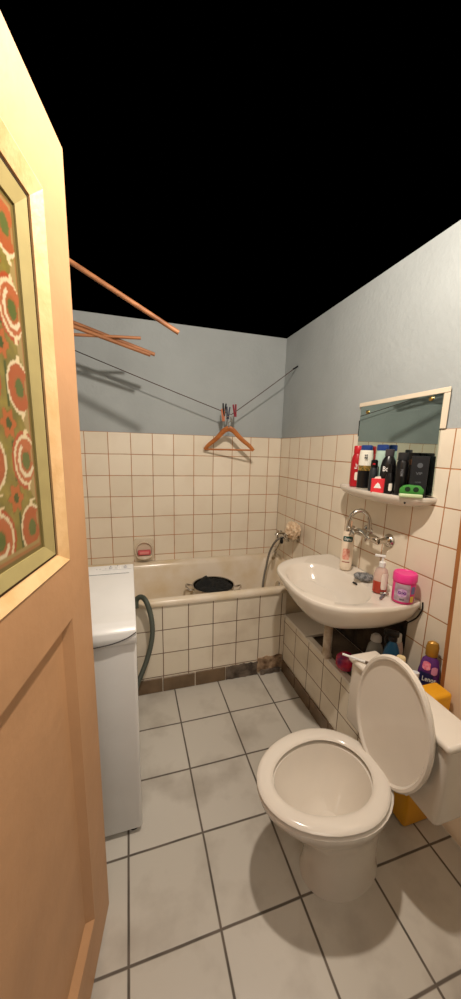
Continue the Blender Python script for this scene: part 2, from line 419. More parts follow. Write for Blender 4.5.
# broken stretch of skirting: bare cement and a chipped lump
def rough_slab(x0, x1, z0, ztop, y0, y1, seed, n=26):
    top = []
    for i in range(n+1):
        t = i/n; x = x0+(x1-x0)*t
        top.append((x, ztop+.012*noise.noise(Vector((x*22, seed, 0)))+.006*noise.noise(Vector((x*80, seed, 3)))))
    bm = bmesh.new(); G = []
    K = 8
    for k in range(K+1):
        row = []
        for x, zt in top:
            z = z0+(zt-z0)*k/K
            y = y0-.004-.006*noise.noise(Vector((x*35, z*35, seed)))
            row.append(bm.verts.new((x+.98, y+.66, z)))
        G.append(row)
    G.append([bm.verts.new((x+.98, y1+.66, zt)) for x, zt in top])
    for a, c in zip(G, G[1:]):
        for i in range(n): bm.faces.new((a[i], a[i+1], c[i+1], c[i]))
    return bm
build('bare_cement', rough_slab(-.63, -.415, .0, .092, -.708, -.700, 2.1), m_cement, bp_)['label'] = 'grey bare cement where skirting tiles fell off'
m_rub = mat('crumbled_plaster', (176, 150, 122), .95, noise_scale=22, rgb2=(90, 66, 48), bump=1, bump_scale=60)
build('crumbled_plaster', rough_slab(-.42, -.245, .02, .115, -.710, -.700, 6.3), m_rub, bp_)['label'] = 'crumbled beige plaster'
build('cement_crack', rough_slab(-.40, -.26, .0, .03, -.722, -.704, 9.1), m_cement, bp_)

# ---------------------------------------------------------------- tiled pipe boxing under the sink
pb = thing('pipe_boxing', 'low tiled pipe boxing running under the sink along the right wall', 'ledge', (-.11, -1.2, 0))
def pbm(bm): return xf(bm, Matrix.Translation((.11, 1.2, 0)))
o = build('tiled_face', box((-.24, -1.62, 0), (-.228, -.706, .392)), m_ledge, pb, smooth=False, loc=(.11, 1.2, 0))
build('tile_edge', pbm(box((-.241, -1.62, .386), (-.205, -.985, .402), .002, 1)), m_ceramic, pb, smooth=False)
build('tile_edge', pbm(box((-.241, -.975, .386), (-.06, -.706, .402), .002, 1)), m_ceramic, pb, smooth=False)
build('rubble_top', pbm(box((-.228, -1.62, .30), (-.002, -.706, .384), .004, 1)), m_dirt, pb, smooth=False)
ys = [-.722, -.9, -1.08, -1.26, -1.44, -1.61]
for a, c in zip(ys, ys[1:]):
    build('skirting_tile', pbm(box((-.249, c+.003, .002), (-.241, a-.003, .088), .002, 1)), m_skirt, pb, smooth=False)
# untiled cavity below the sink: a flat patch with its darkness in the colour
tag(build('wall_cavity', box((-.005, -1.42, .385), (.004, -.83, .70), .002, 1), mat('cavity_shade', (66, 54, 42), .95, noise_scale=9, rgb2=(20, 16, 13), bump=1, bump_scale=30), smooth=False), 'bare wall cavity under the sink, its darkness painted on a flat patch', 'wall patch')

# ---------------------------------------------------------------- washing machine
wm = thing('washing_machine', 'white top-loading washing machine between the door and the bathtub', 'washing machine', (-1.37, -1.14, 0))
wx0, wx1 = -.20, .202
bm = box((wx0, -.305, .02), (wx1, .31, .835), .012, 3)
build('body', bm, m_white, wm)
for sx in (-.17, .17):
    for sy in (-.27, .27): build('foot', lathe([(.02, 0), (.02, .021)], 14, c=(sx, sy)), m_black, wm)
# top cover profile (y,z): raised console at the back, dished lid, rolled front lip
prof = [(.312, .80), (.312, .852), (.300, .862), (.225, .856), (.20, .850), (-.20, .850), (-.262, .856), (-.292, .853), (-.309, .842), (-.314, .82), (-.312, .795), (.0, .79)]
build('top_cover', prism(prof, 0, wx0-.001, wx1+.001, .004), m_white, wm)
build('lid_seam', tube([(wx0+.02, .205, .8525), (wx1-.02, .205, .8525)], .0012, 6), mat('seam_grey', (120, 120, 122), .6), wm)
m_seam = mat('dark_seam', (58, 56, 56), .7)
bow = smooth_path([(wx0, -.3145, .797), (-.06, -.3145, .797), (.045, -.3145, .800), (.12, -.3148, .806), (.17, -.3148, .820), (wx1, -.3135, .838)], 5)
build('front_seam', tube(bow, .0016, 6), m_seam, wm)
m_gray = mat('knob_grey', (196, 197, 200), .35)
for x, r in ((.13, .012), (.165, .008), (.098, .008), (-.05, .016)):
    kn = build('dial', xf(lathe([(r, 0), (r*.92, .010), (r*.8, .011)], 20), Matrix.Translation((x, .262, .857))), m_gray if r < .012 else m_white, wm)
    build('dial_mark', box((x-.0012, .262, .8675), (x+.0012, .262+r*.8, .8695)), m_seam, kn, smooth=False)
build('console_print', xf(box((.06, -.001, 0), (.19, .001, .0008)), Matrix.Translation((0, .245, .858))), m_gray, wm, smooth=False)
for x in (.035, .05, .075): build('indicator', xf(box((x-.004, -.004, 0), (x+.004, .004, .002), .0008, 1), Matrix.Translation((0, .262, .858))), m_gray, wm, smooth=False)
lettering('AE', .018, m_seam, wm, flat=0, name='console_lettering')
lt = bpy.data.objects[[o.name for o in bpy.data.objects if o.name.startswith('console_lettering')][0]]
lt.rotation_euler = (-PI/2, 0, 0); lt.location = (.045-.13, .262, .8605)

# drain hose: corrugated
m_hose = mat('grey_green_hose', (84, 90, 80), .5)
hp = smooth_path([(-1.16, -.80, .60), (-1.157, -.775, .637), (-1.133, -.77, .648), (-1.108, -.77, .620), (-1.086, -.765, .54), (-1.077, -.765, .446), (-1.087, -.765, .356), (-1.111, -.767, .267), (-1.14, -.77, .19), (-1.165, -.775, .13), (-1.20, -.79, .04)], 22)
tag(build('drain_hose', tube(hp, .013, 10, rf=lambda i, m: .0125+.0022*(i % 2)), m_hose), 'grey ribbed drain hose looping down beside the washing machine', 'hose')

# ---------------------------------------------------------------- soap dish in the wall, soap
sd = thing('soap_dish', 'round ceramic soap dish set in the tiles above the bathtub', 'soap dish', (-1.083, 0, .675))
m_cer2 = mat('aged_ceramic', (214, 200, 178), .18, noise_amt=.06)
bm = xf(prism(rrect(-.074, .074, -.082, .09, .02, 4), 1, -.012, -.0005, .003), Matrix.Identity(4))
build('back_plate', bm, m_cer2, sd)
cup = bmesh.new()
RG = []
for (r, y) in ((.066, -.010), (.069, -.022), (.066, -.032), (.060, -.033), (.055, -.026), (.050, -.016), (.03, -.0135)):
    RG.append([(r*math.cos(2*PI*i/36), y, r*1.08*math.sin(2*PI*i/36)) for i in range(36)])
build('dish_rim', loft(RG, False, True), m_cer2, sd)
# lower lip that carries the soap
RG = []
for k in range(9):
    t = k/8; y = -.012-.055*math.sin(t*PI/2); sc_ = math.cos(t*PI/2)*.9+.1
    RG.append([(.060*sc_*math.cos(a), y, -.046+.020*math.sin(a)*sc_-(.008*(1-sc_))) for a in [2*PI*i/24 for i in range(24)]])
build('dish_lip', loft(RG, False, True), m_cer2, sd)
sp = thing('bar_of_soap', 'pink bar of soap lying in the round wall dish', 'soap', (-1.083, -.044, .650))
build('soap_bar', box((-.046, -.018, 0), (.046, .018, .036), .009, 4), mat('pink_soap', (206, 92, 96), .5), sp)
build('embossed_mark', box((-.032, -.0195, .009), (.032, -.017, .027), .001, 1), mat('soap_emboss', (226, 140, 138), .5), sp, smooth=False)

# ---------------------------------------------------------------- stockpot with a dark cloth in the tub
pot = thing('stockpot', 'steel two-handled pot standing in the bathtub', 'pot', (-.600, -.245, .1685))
ph = .282; pr = .153
build('pot_body', lathe([(pr-.008, 0), (pr, .008), (pr, ph-.004), (pr+.005, ph), (pr+.004, ph+.003), (pr-.003, ph), (pr-.004, .01)], 40), m_steel, pot)
for s in (1, -1):
    a = math.radians(-16) if s > 0 else math.radians(164)
    c, n = Vector((math.cos(a), math.sin(a), 0)), Vector((-math.sin(a), math.cos(a), 0))
    pts = [c*pr+n*.042+Vector((0, 0, ph-.03)), c*(pr+.03)+n*.04+Vector((0, 0, ph-.024)), c*(pr+.046)+n*.022+Vector((0, 0, ph-.012)), c*(pr+.048)-n*.02+Vector((0, 0, ph-.012)), c*(pr+.03)-n*.04+Vector((0, 0, ph-.024)), c*pr-n*.042+Vector((0, 0, ph-.03))]
    build('pot_handle', tube(smooth_path(pts, 5), .0075, 8), m_steel, pot)
G = []
for k in range(15):
    rad = (pr-.012)*k/14 if k else .001
    row = []
    for i in range(44):
        a = 2*PI*i/44; x, y = rad*math.cos(a), rad*math.sin(a)
        z = .02*(1-(rad/pr)**2)+.016*noise.noise(Vector((x*22, y*22, 1)))+.008*noise.noise(Vector((x*60, y*60, 4)))
        z += .058*math.exp(-((x+.055)**2+(y-.03)**2)/.0012)
        row.append((x, y, z-.012*(k == 14)))
    G.append(row)
tag(build('dark_laundry', loft(G, True, False), m_dark, loc=(-.600, -.245, .168+ph-.008)), 'dark cloth heaped inside the steel pot', 'laundry')

# ---------------------------------------------------------------- bath mixer with shower hose, sponge
bt = thing('bath_mixer', 'chrome bath mixer tap with shower hose on the right wall', 'tap', (0, -.30, .80))
build('mixer_body', tube([(-.075, .075, .0), (-.075, -.075, .0)], .02, 14), m_chrome, bt)
for y in (.075, -.075):
    build('wall_flange', xf(lathe([(.03, 0), (.03, .006), (.016, .016), (.013, .075)], 18), Matrix.Translation((-.001, y, 0)) @ Matrix.Rotation(-PI/2, 4, 'Y')), m_chrome, bt)
bm = bmesh.new()
for k in range(3): add_tube(bm, [(-.075+.034*math.cos(a), .085, .034*math.sin(a)) for a in (k*2*PI/3, k*2*PI/3+PI)], .008, 8)
add_tube(bm, [(-.075, .074, 0), (-.075, .102, 0)], .017, 12)
build('tap_handle', bm, m_chrome, bt)
build('shower_holder', tube(smooth_path([(-.075, -.01, .015), (-.09, -.015, .035), (-.13, -.02, .035), (-.15, -.02, .02)], 4), .01, 10), m_chrome, bt)
build('spout', tube(smooth_path([(-.075, .02, -.015), (-.082, .07, -.09), (-.09, .10, -.135), (-.115, .07, -.165), (-.14, .03, -.17)], 5), .014, 12), m_chrome, bt)
build('diverter_knob', xf(lathe([(.012, -.03), (.014, -.01), (.01, 0), (.01, .015)], 14), Matrix.Translation((-.12, -.055, -.0))), m_black, bt)
hs = smooth_path([(-.095, -.02, .01), (-.14, .0, -.03), (-.175, .02, -.115), (-.205, .0, -.212), (-.24, -.044, -.286), (-.262, -.08, -.36), (-.27, -.1, -.50)], 14)
build('shower_hose', tube(hs, .008, 8, rf=lambda i, m: .0075+.0012*(i % 2)), mat('grey_metal_hose', (120, 116, 108), .4, .6), bt)
bm = bmesh.new(); bmesh.ops.create_icosphere(bm, subdivisions=5, radius=.060)
for v in bm.verts:
    n = noise.noise(v.co*42)*.35+noise.noise(v.co*110)*.22
    v.co *= 1+n; v.co.x *= .75
tag(build('bath_sponge', bm, mat('beige_sponge', (240, 218, 188), .95, noise_scale=60, rgb2=(220, 188, 152), bump=1, bump_scale=150), loc=(-.060, -.412, .876)), 'ruffled beige bath sponge hung on the bath mixer', 'sponge')

# ---------------------------------------------------------------- clothes line, hook, pegs, hanger
m_line = mat('dark_line', (72, 50, 40), .8)
ln = thing('clothes_line', 'thin brown clothes line sagging across the blue wall', 'clothes line', (-.48, -.165, 1.672))
def sag(a, c, d, n=14):
    a, c = Vector(a), Vector(c)
    return [a.lerp(c, i/n)-Vector((0, 0, d*4*(i/n)*(1-i/n))) for i in range(n+1)]
off = Vector((-.48, -.165, 1.672))
build('line_cord', tube([p-off for p in sag((XL+.002, -.145, 2.083), (-.485, -.168, 1.678), .004)]+[p-off for p in sag((-.47, -.168, 1.676), (-.002, -.20, 2.026), .003)], .0028, 6), m_line, ln)
build('wall_hook', tube([Vector(p)-off for p in ((.004, -.203, 2.030), (-.026, -.199, 2.008), (-.030, -.199, 2.014))], .005, 8), m_black, ln)
def peg(loc, m, label, tiltx, rz):
    p = thing('clothes_peg', label, 'clothes peg', loc, rz, 'pegs on the clothes line', tilt=(0, tiltx)); p.scale = (1.2, 1.2, 1.2)
    for s in (1, -1):
        q = prism([(s*.001, -.034), (s*.006, -.034), (s*.008, -.008), (s*.012, .034), (s*.008, .036), (s*.003, -.004)], 1, -.005, .005)
        build('jaw', q, m, p, smooth=False)
    build('spring', tube([(0, -.0062, -.002), (0, .0062, -.002)], .004, 10), m_steel, p)
m_pegk = mat('peg_black', (24, 22, 26), .4); m_pego = mat('peg_orange', (206, 128, 96), .5); m_pegp = mat('peg_pink', (150, 52, 66), .45); m_pegg = mat('peg_grey', (70, 72, 90), .45)
peg((-.524, -.168, 1.705), m_pegk, 'black clothes peg standing up highest on the line', .06, .3)
peg((-.531, -.170, 1.668), m_pego, 'pale orange clothes peg left of the hanger hook', -.10, .5)
peg((-.497, -.172, 1.684), m_pegg, 'dark grey clothes peg beside the hanger hook', .05, .2)
peg((-.447, -.172, 1.702), m_pegp, 'dark pink clothes peg right of the hanger hook', -.12, .4)
hg = thing('clothes_hanger', 'wooden clothes hanger hanging from the line in front of the tiles', 'clothes hanger', (-.482, -.150, 1.582), -.38, tilt=(.32, 0))
def arm(s):
    pts = smooth_path([(0, 0, .0), (s*.035, 0, -.018), (s*.09, 0, -.075), (s*.15, 0, -.125), (s*.180, 0, -.158)], 6)
    R = []
    for i, p in enumerate(pts):
        t = i/(len(pts)-1); t2 = (pts[min(i+1, len(pts)-1)]-pts[max(i-1, 0)]).normalized(); n = Vector((-t2.z, 0, t2.x))
        hh = .020-.008*t; ww = .008
        R.append([p+n*hh*math.cos(a)+Vector((0, ww*math.sin(a), 0)) for a in [2*PI*k/12 for k in range(12)]])
    return loft(R)
build('hanger_arm', arm(1), m_hang, hg); build('hanger_arm', arm(-1), m_hang, hg)
build('trouser_bar', tube([(-.175, 0, -.158), (.175, 0, -.156)], .0062, 10), m_hang, hg)
hk = [(0, 0, .01), (0, -.012, .045)]+[(.0+.020*math.sin(a)*1, -.020, .068-.020*math.cos(a)) for a in [PI*.1*k for k in range(1, 14)]]
build('hanger_hook', tube(smooth_path(hk, 3), .0022, 8), m_steel, hg)

# ---------------------------------------------------------------- folding drying rack on the left wall
rk = thing('drying_rack', 'old wooden drying rods reaching out from the left over the bathtub', 'drying rack', (XL, -.5, 2.06))
ro = Vector((XL, -.5, 2.06))
rods = [((-1.010, -.42, 1.952), (-1.71, -.42, 2.145), .010), ((-1.036, -.45, 1.940), (-1.71, -.44, 2.115), .010),
        ((-1.086, -.44, 2.024), (-1.71, -.44, 1.985), .008), ((-.9405, -.88, 1.937), (-1.40, -.88, 2.162), .010)]
for a, c, r in rods: build('rod', tube([Vector(a)-ro, Vector(a).lerp(Vector(c), .5)-ro, Vector(c)-ro], r, 10), m_wood, rk)
bm = box((.002, -.06, -.10), (.022, .18, .13), .003, 1); build('wall_bracket', bm, m_wood, rk, smooth=False)
build('support_arm', tube([(.012, .0, .10), Vector((-1.38, -.88, 2.15))-ro], .011, 10), m_wood, rk)

# ---------------------------------------------------------------- mirror
mr = thing('mirror', 'wall mirror in a raised white tile surround above the shelf', 'mirror', (0, -1.20, 1.27))
def mloc(bm): return xf(bm, Matrix.Translation((0, 1.20, -1.27)))
m_strip = mat('white_strip_tile', (226, 212, 190), .25, noise_amt=.05)
bm = box((-.007, -1.468, 1.668), (-.001, -.945, 1.688), .0015, 1); add_box(bm, (-.007, -1.469, 1.534), (-.001, -1.443, 1.667), .0015, 1)
build('tile_surround', mloc(bm), m_strip, mr, smooth=False)
mm = bpy.data.materials.new('mirror_glass'); mm.use_nodes = True; b = mm.node_tree.nodes['Principled BSDF']
b.inputs['Metallic'].default_value = 1; b.inputs['Roughness'].default_value = .015
nt = mm.node_tree; tc = nt.nodes.new('ShaderNodeTexCoord'); nn = nt.nodes.new('ShaderNodeTexNoise'); nn.inputs['Scale'].default_value = 5
rp = nt.nodes.new('ShaderNodeValToRGB'); rp.color_ramp.elements[0].color = (.50, .60, .56, 1); rp.color_ramp.elements[1].color = (.56, .65, .60, 1)
nt.links.new(tc.outputs['Object'], nn.inputs['Vector']); nt.links.new(nn.outputs['Fac'], rp.inputs[0]); nt.links.new(rp.outputs[0], b.inputs['Base Color'])
y0, y1, z0, z1 = -1.442, -.962, 1.270, 1.667
build('mirror_glass', mloc(prism([(y0-.012, z0), (y1, z0), (y1, z1), (y0, z1)], 0, -.008, -.003)), mm, mr, smooth=False)
build('worn_edge', mloc(prism([(y1, 1.52), (y1+.006, 1.52), (y1+.005, 1.56), (y1+.007, 1.60), (y1, 1.60)], 0, -.0085, -.003)), m_black, mr, smooth=False)
for y, z in ((-1.016, 1.638), (-1.389, 1.653)):
    build('mirror_clip', xf(lathe([(.009, 0), (.009, .004), (.005, .007)], 16), Matrix.Translation((-.008, y+1.20, z-1.27)) @ Matrix.Rotation(-PI/2, 4, 'Y')), m_gold, mr)

# ---------------------------------------------------------------- ceramic shelf
SZ = 1.262
sh = thing('ceramic_shelf', 'white ceramic shelf with rounded front under the mirror', 'shelf', (0, -1.20, SZ))
def shelf_ring(k, z, rx=.135):
    pts = []
    for i in range(33):
        a = PI*i/32; pts.append((-rx*k*(math.sin(a)**.55), -.277*k*math.cos(a)*(1 if abs(math.cos(a)) < 1 else 1), z))
    pts.append((0, .277*k, z)); pts.append((0, -.277*k, z)); return pts
build('shelf_body', loft([shelf_ring(.45, -.052), shelf_ring(.72, -.044), shelf_ring(.92, -.028), shelf_ring(.99, -.014), shelf_ring(1, -.004), shelf_ring(.992, .003), shelf_ring(.97, .003), shelf_ring(.95, -.001)]), m_ceramic, sh)
build('fixing_hole', xf(lathe([(.004, 0), (.004, .003)], 12), Matrix.Translation((-.098, -.215, -.024)) @ Matrix.Rotation(-PI/2, 4, 'Y')), m_black, sh)

# ---------------------------------------------------------------- bottles
def bottle(name, label, cat, loc, prof, m, sx=1, sy=1, rz=0, cap=None, capm=None, group=None, tilt=None, capname='cap'):
    t = thing(name, label, cat, loc, rz, group, tilt)
    build('bottle_body', lathe(prof, 28, sx, sy), m, t)
    if cap: build(capname, lathe(cap, 24, sx, sy), capm, t)
    return t
LOOK = -.75   # the labels are turned towards the middle of the room
m_red = mat('red_plastic', (176, 24, 36), .3); m_redc = mat('red_cap', (190, 34, 44), .3)
m_blue = mat('blue_cap', (32, 62, 128), .35); m_wht = mat('white_bottle', (230, 228, 214), .35)
m_green = mat('green_plastic', (66, 142, 60), .35)
m_lab = mat('paper_label', (234, 228, 214), .5)
m_txtw = mat('print_white', (240, 240, 236), .5); m_txtk = mat('print_black', (26, 26, 34), .5)
g = 'toiletries on the shelf'
SH = SZ+.0005
t = bottle('shampoo_bottle', 'red shampoo bottle at the far end of the shelf', 'bottle', (-.052, -1.030, SH), [(.024, 0), (.028, .004), (.029, .12), (.026, .148), (.019, .166)], m_red, 1, .8, LOOK, [(.0185, .166), (.0205, .170), (.0205, .203), (.017, .207)], m_redc, g)
patch(.029, .035, .075, -.15, .5, m_lab, t, sx=1, sy=.8)
lettering('Kur', .018, m_txtw, t, wrap=.029, z=.105, vertical=True)
t = bottle('shampoo_bottle', 'white bottle with a blue cap and a black lower half, second from the far end', 'bottle', (-.066, -1.112, SH), [(.029, 0), (.032, .005), (.032, .10), (.032, .155), (.029, .185)], m_wht, 1, .7, LOOK, [(.0255, .185), (.027, .188), (.026, .206), (.022, .209)], m_blue, g)
patch(.0322, .003, .088, -1.5, 1.5, m_black, t, 'black_wrap', sx=1, sy=.7, rnd=0)
patch(.0323, .088, .112, -1.1, 1.1, mat('gold_print', (168, 128, 58), .4, noise_scale=120, rgb2=(60, 70, 30)), t, 'picture_print', sx=1, sy=.7, rnd=0)
lettering('as', .028, m_txtk, t, wrap=.0322, z=.155, vertical=True)
t = bottle('shampoo_bottle', 'pale green bottle with a dark blue cap standing against the mirror', 'bottle', (-.037, -1.186, SH), [(.024, 0), (.027, .005), (.028, .16), (.024, .185)], mat('pale_mint', (176, 202, 190), .35), 1, .7, LOOK, [(.0255, .185), (.0265, .189), (.0255, .210), (.02, .212)], m_blue, g)
t = bottle('roll_on', 'small black roll-on with a red dot between the blue-capped bottles', 'deodorant', (-.092, -1.205, SH), [(.016, 0), (.018, .004), (.018, .09), (.013, .108)], mat('dark_grey_plastic', (38, 44, 48), .4), 1, 1, LOOK, [(.015, .108), (.016, .112), (.015, .138), (.010, .143)], m_black, g)
patch(.0152, .115, .128, -.4, .4, m_red, t, 'red_dot', rnd=1)
t = bottle('deodorant_can', 'black rounded bottle with bold white lettering in the middle of the shelf', 'bottle', (-.060, -1.258, SH), [(.028, 0), (.032, .004), (.032, .115), (.027, .142), (.017, .160)], m_black, 1, .8, LOOK, [(.0175, .160), (.019, .164), (.019, .188), (.016, .191)], mat('smoke_cap', (66, 62, 66), .3), g)
lettering('Bolfs', .030, m_txtw, t, flat=.0275, z=.104, squash=.74)
patch(.0284, .02, .05, -.6, .2, mat('grey_print', (80, 86, 96), .5), t)
t = thing('small_box', 'small red carton with a white mark at the shelf front', 'box', (-.110, -1.262, SH), LOOK, g); t.scale = (1.28, 1, 1.12)
build('carton', box((-.021, -.012, 0), (.021, .012, .055), .001, 1), mat('coral_card', (224, 52, 62), .5), t, smooth=False)
build('white_mark', prism([(-.012, .018), (.012, .018), (.006, .034), (0, .040), (-.006, .032)], 1, -.0128, -.0118), m_txtw, t, smooth=False)
build('carton_flap', prism([(-.013, .055), (.009, .055), (.006, .064), (-.009, .062)], 1, -.004, .004), m_lab, t, smooth=False)
t = bottle('perfume_bottle', 'small slanted black bottle with a white label beside the red carton', 'bottle', (-.096, -1.312, SH), [(.016, 0), (.018, .003), (.017, .07), (.011, .09)], m_black, 1, .8, LOOK, [(.010, .09), (.011, .1), (.011, .126), (.008, .129)], m_black, g)
patch(.0175, .014, .046, .0, .9, m_lab, t, sx=1, sy=.8)
t = bottle('deodorant_can', 'tall plain black can leaning near the middle of the shelf', 'can', (-.074, -1.354, SH), [(.022, 0), (.0235, .003), (.0235, .135), (.019, .146)], m_black, 1, 1, LOOK, [(.0215, .146), (.022, .150), (.0215, .176), (.017, .178)], mat('matt_black', (30, 32, 36), .45), g, tilt=(0, 0))
lettering('MEN', .014, mat('print_grey', (110, 112, 118), .5), t, wrap=.0236, z=.095, vertical=True)
t = thing('perfume_box', 'square black box with faint grey print behind the green plastic case', 'box', (-.044, -1.412, SH), LOOK, g)
build('carton', box((-.031, -.016, 0), (.031, .016, .165), .0015, 1), mat('black_card', (27, 29, 33), .4), t, smooth=False)
build('emblem', xf(lathe([(.010, 0), (.010, .0006)], 20), Matrix.Translation((0, -.0162, .128)) @ Matrix.Rotation(PI/2, 4, 'X')), mat('print_grey2', (84, 88, 94), .5), t)
lettering('VIP', .016, mat('print_grey3', (92, 96, 102), .5), t, flat=.0162, z=.095)
lettering('NOIR', .009, mat('print_grey4', (84, 88, 94), .5), t, flat=.0162, z=.06)
t = thing('perfume_box', 'black and bronze box standing at the back against the mirror', 'box', (-.024, -1.335, SH), -PI/2, g)
build('carton', box((-.036, -.013, 0), (.036, .012, .178), .0015, 1), m_black, t, smooth=False)
build('bronze_band', box((-.034, -.0138, .128), (.034, -.0128, .150), 0), mat('bronze_print', (128, 84, 52), .4), t, smooth=False)
t = thing('soap_dispenser_case', 'green plastic case with two dark round holes on the near end of the shelf', 'case', (-.088, -1.428, SH), LOOK, g); t.scale = (1.18, .9, 1.15)
build('case_base', box((-.036, -.024, 0), (.036, .024, .014), .005, 3), mat('pale_green_base', (196, 214, 170), .4), t)
bm = prism([(-.036, .014), (.036, .014), (.037, .030), (.026, .042), (.008, .043), (-.010, .044), (-.026, .040), (-.036, .028)], 1, -.022, .022, .003)
build('case_lid', bm, m_green, t)
for x in (-.012, .013):
    build('dark_hole', xf(lathe([(.0085, 0), (.0085, .0015)], 20), Matrix.Translation((x, -.0222, .030)) @ Matrix.Rotation(PI/2, 4, 'X')), mat('hole_green', (16, 44, 18), .6), t)

# ---------------------------------------------------------------- washbasin
sk = thing('washbasin', 'wide oval white washbasin on the right wall', 'washbasin', (0, -1.15, .82))
C = Vector((-.23, -1.17))
ctrl = [(0, -1.482), (-.07, -1.492), (-.15, -1.497), (-.265, -1.482), (-.38, -1.446), (-.452, -1.365), (-.478, -1.25), (-.468, -1.115), (-.442, -.972), (-.38, -.885), (-.29, -.83), (-.17, -.802), (-.07, -.795), (0, -.795)]
poly = [Vector((p.x, p.y)) for p in smooth_path([(a, c, 0) for a, c in ctrl], 5)]+[Vector((0, -.795))]
def outline(N=96):
    out = []
    for i in range(N):
        a = 2*PI*i/N; d = Vector((math.cos(a), math.sin(a))); best = None
        for p, q in zip(poly, poly[1:]+poly[:1]):
            e = q-p; den = d.x*e.y-d.y*e.x
            if abs(den) < 1e-9: continue
            w_ = p-C; t = (w_.x*e.y-w_.y*e.x)/den; s = (w_.x*d.y-w_.y*d.x)/den
            if t > 0 and -1e-6 <= s <= 1+1e-6: best = t if best is None else min(best, t)
        out.append(d*(best or .1))
    return out
OUT = outline(); NB = len(OUT)
BC = Vector((-.272, -1.16))
def ring_out(k, z, inset=0):
    r = []
    for v in OUT:
        L_ = v.length; q = C+v*(k*(L_-inset)/L_)
        if (C+v).x > -.002: q.x = -.0015
        f = .36+.56*min(1, max(0, (-.80-q.y)/.55))
        r.append((q.x, q.y+1.15, (z-.82)*(f if z < .80 else 1)))
    return r
def ring_in(ax, ay, z, cx=0, cy=0, mixk=0):
    r = []
    for i, v in enumerate(OUT):
        a = 2*PI*i/NB; q = BC+Vector((cx, cy))+Vector((ax*math.cos(a), ay*math.sin(a)))
        if mixk: q = q.lerp(C+v, mixk)
        r.append((q.x, q.y+1.15, z-.82))
    return r
RG = [ring_out(.45, .655), ring_out(.68, .668), ring_out(.82, .695), ring_out(.91, .73), ring_out(.965, .77), ring_out(1, .805), ring_out(1, .815), ring_out(1, .821, .004), ring_out(1, .8225, .010), ring_out(1, .8215, .018),
      ring_in(.172, .262, .818, mixk=.0), ring_in(.166, .255, .812), ring_in(.156, .240, .79), ring_in(.140, .212, .75), ring_in(.112, .165, .712), ring_in(.06, .09, .69), ring_in(.024, .024, .685)]
build('basin_bowl', loft(RG), m_ceramic, sk)
build('overflow_slot', xf(prism(rrect(-.016, .016, -.0045, .0045, .004, 3), 1, 0, .003), Matrix.Translation((-.1165, -.04, -.022)) @ Matrix.Rotation(PI/2, 4, 'Z') @ Matrix.Rotation(.45, 4, 'X')), m_black, sk)
build('drain_ring', xf(lathe([(.022, 0), (.024, .003), (.014, .003)], 20), Matrix.Translation((-.272, -.01, -.1345))), m_chrome, sk)
m_pipe = mat('grimy_white_pipe', (222, 212, 194), .5, noise_scale=14, rgb2=(160, 132, 98))
bm = tube([(-.232, -.022, -.165), (-.232, -.022, -.30), (-.232, -.022, -.418)], .022, 14)
add_tube(bm, [(-.232, -.022, -.215), (-.232, -.022, -.235)], .027, 14); add_tube(bm, [(-.232, -.022, -.40), (-.232, -.022, -.418)], .026, 14)
build('waste_pipe', bm, m_pipe, sk)
build('basin_gap_line', tube(smooth_path([(-.004, -.333, .002), (-.006, -.336, -.03), (-.012, -.32, -.075), (-.03, -.29, -.115)], 5), .0035, 6), m_black, sk)  # black tube stands for the shade in the gap between basin and wall

# wall mixer above the basin
mx = thing('basin_mixer', 'chrome wall-mounted basin mixer with a high curved spout', 'tap', (0, -1.18, 1.03))
build('mixer_body', tube([(-.065, .075, .012), (-.065, .03, .012), (-.065, -.08, .0)], .0185, 14), m_chrome, mx)
for y in (.075, -.075):
    build('wall_flange', xf(lathe([(.033, 0), (.032, .006), (.020, .018), (.014, .022), (.014, .065)], 20), Matrix.Translation((-.001, y, .0 if y < 0 else .01)) @ Matrix.Rotation(-PI/2, 4, 'Y')), m_chrome, mx)
sp_ = smooth_path([(-.07, -.01, .02), (-.07, -.01, .075), (-.082, -.004, .112), (-.112, .006, .133), (-.145, .018, .118), (-.160, .024, .082), (-.161, .024, .045)], 7)
build('spout', tube(sp_, .0095, 12), m_chrome, mx)
for y in (.055, -.055):
    bm = bmesh.new(); add_tube(bm, [(-.075, y, .012), (-.115, y, .022)], .013, 12)
    for k in range(2): add_tube(bm, [(-.115, y-.026*math.cos(k*PI/2+.4), .022-.026*math.sin(k*PI/2+.4)), (-.115, y+.026*math.cos(k*PI/2+.4), .022+.026*math.sin(k*PI/2+.4))], .0075, 8)
    build('tap_handle', bm, m_chrome, mx)
build('aerator', xf(lathe([(.0115, -.016), (.0125, -.012), (.0125, .004), (.010, .008)], 14), Matrix.Translation((-.161, .024, .045))), m_chrome, mx)

# ---------------------------------------------------------------- things on the basin
DK = .8235
m_cream = mat('cream_plastic', (236, 220, 198), .35)
t = bottle('hand_soap_bottle', 'tall cream bottle with a dark green label standing under the spout', 'bottle', (-.088, -1.065, DK), [(.022, 0), (.027, .006), (.029, .03), (.029, .17), (.026, .20), (.014, .222), (.012, .228)], m_cream, 1.05, .72, LOOK+.1, [(.013, .228), (.0145, .231), (.0145, .262), (.012, .266)], mat('peach_cap', (212, 170, 140), .4))
patch(.0292, .158, .186, -.85, .85, mat('dark_green_print', (28, 74, 66), .4), t, 'brand_label', sx=1.05, sy=.72)
lettering('Dyna', .019, m_txtw, t, flat=.0226, z=.172, squash=.85)
patch(.0292, .06, .12, -.7, .5, mat('pink_print', (222, 140, 124), .5, noise_scale=60, rgb2=(238, 196, 172)), t, 'flower_print', sx=1.05, sy=.72)
patch(.0292, .045, .05, -.7, .6, mat('red_print', (150, 70, 56), .5), t, 'small_print', sx=1.05, sy=.72, rnd=0)
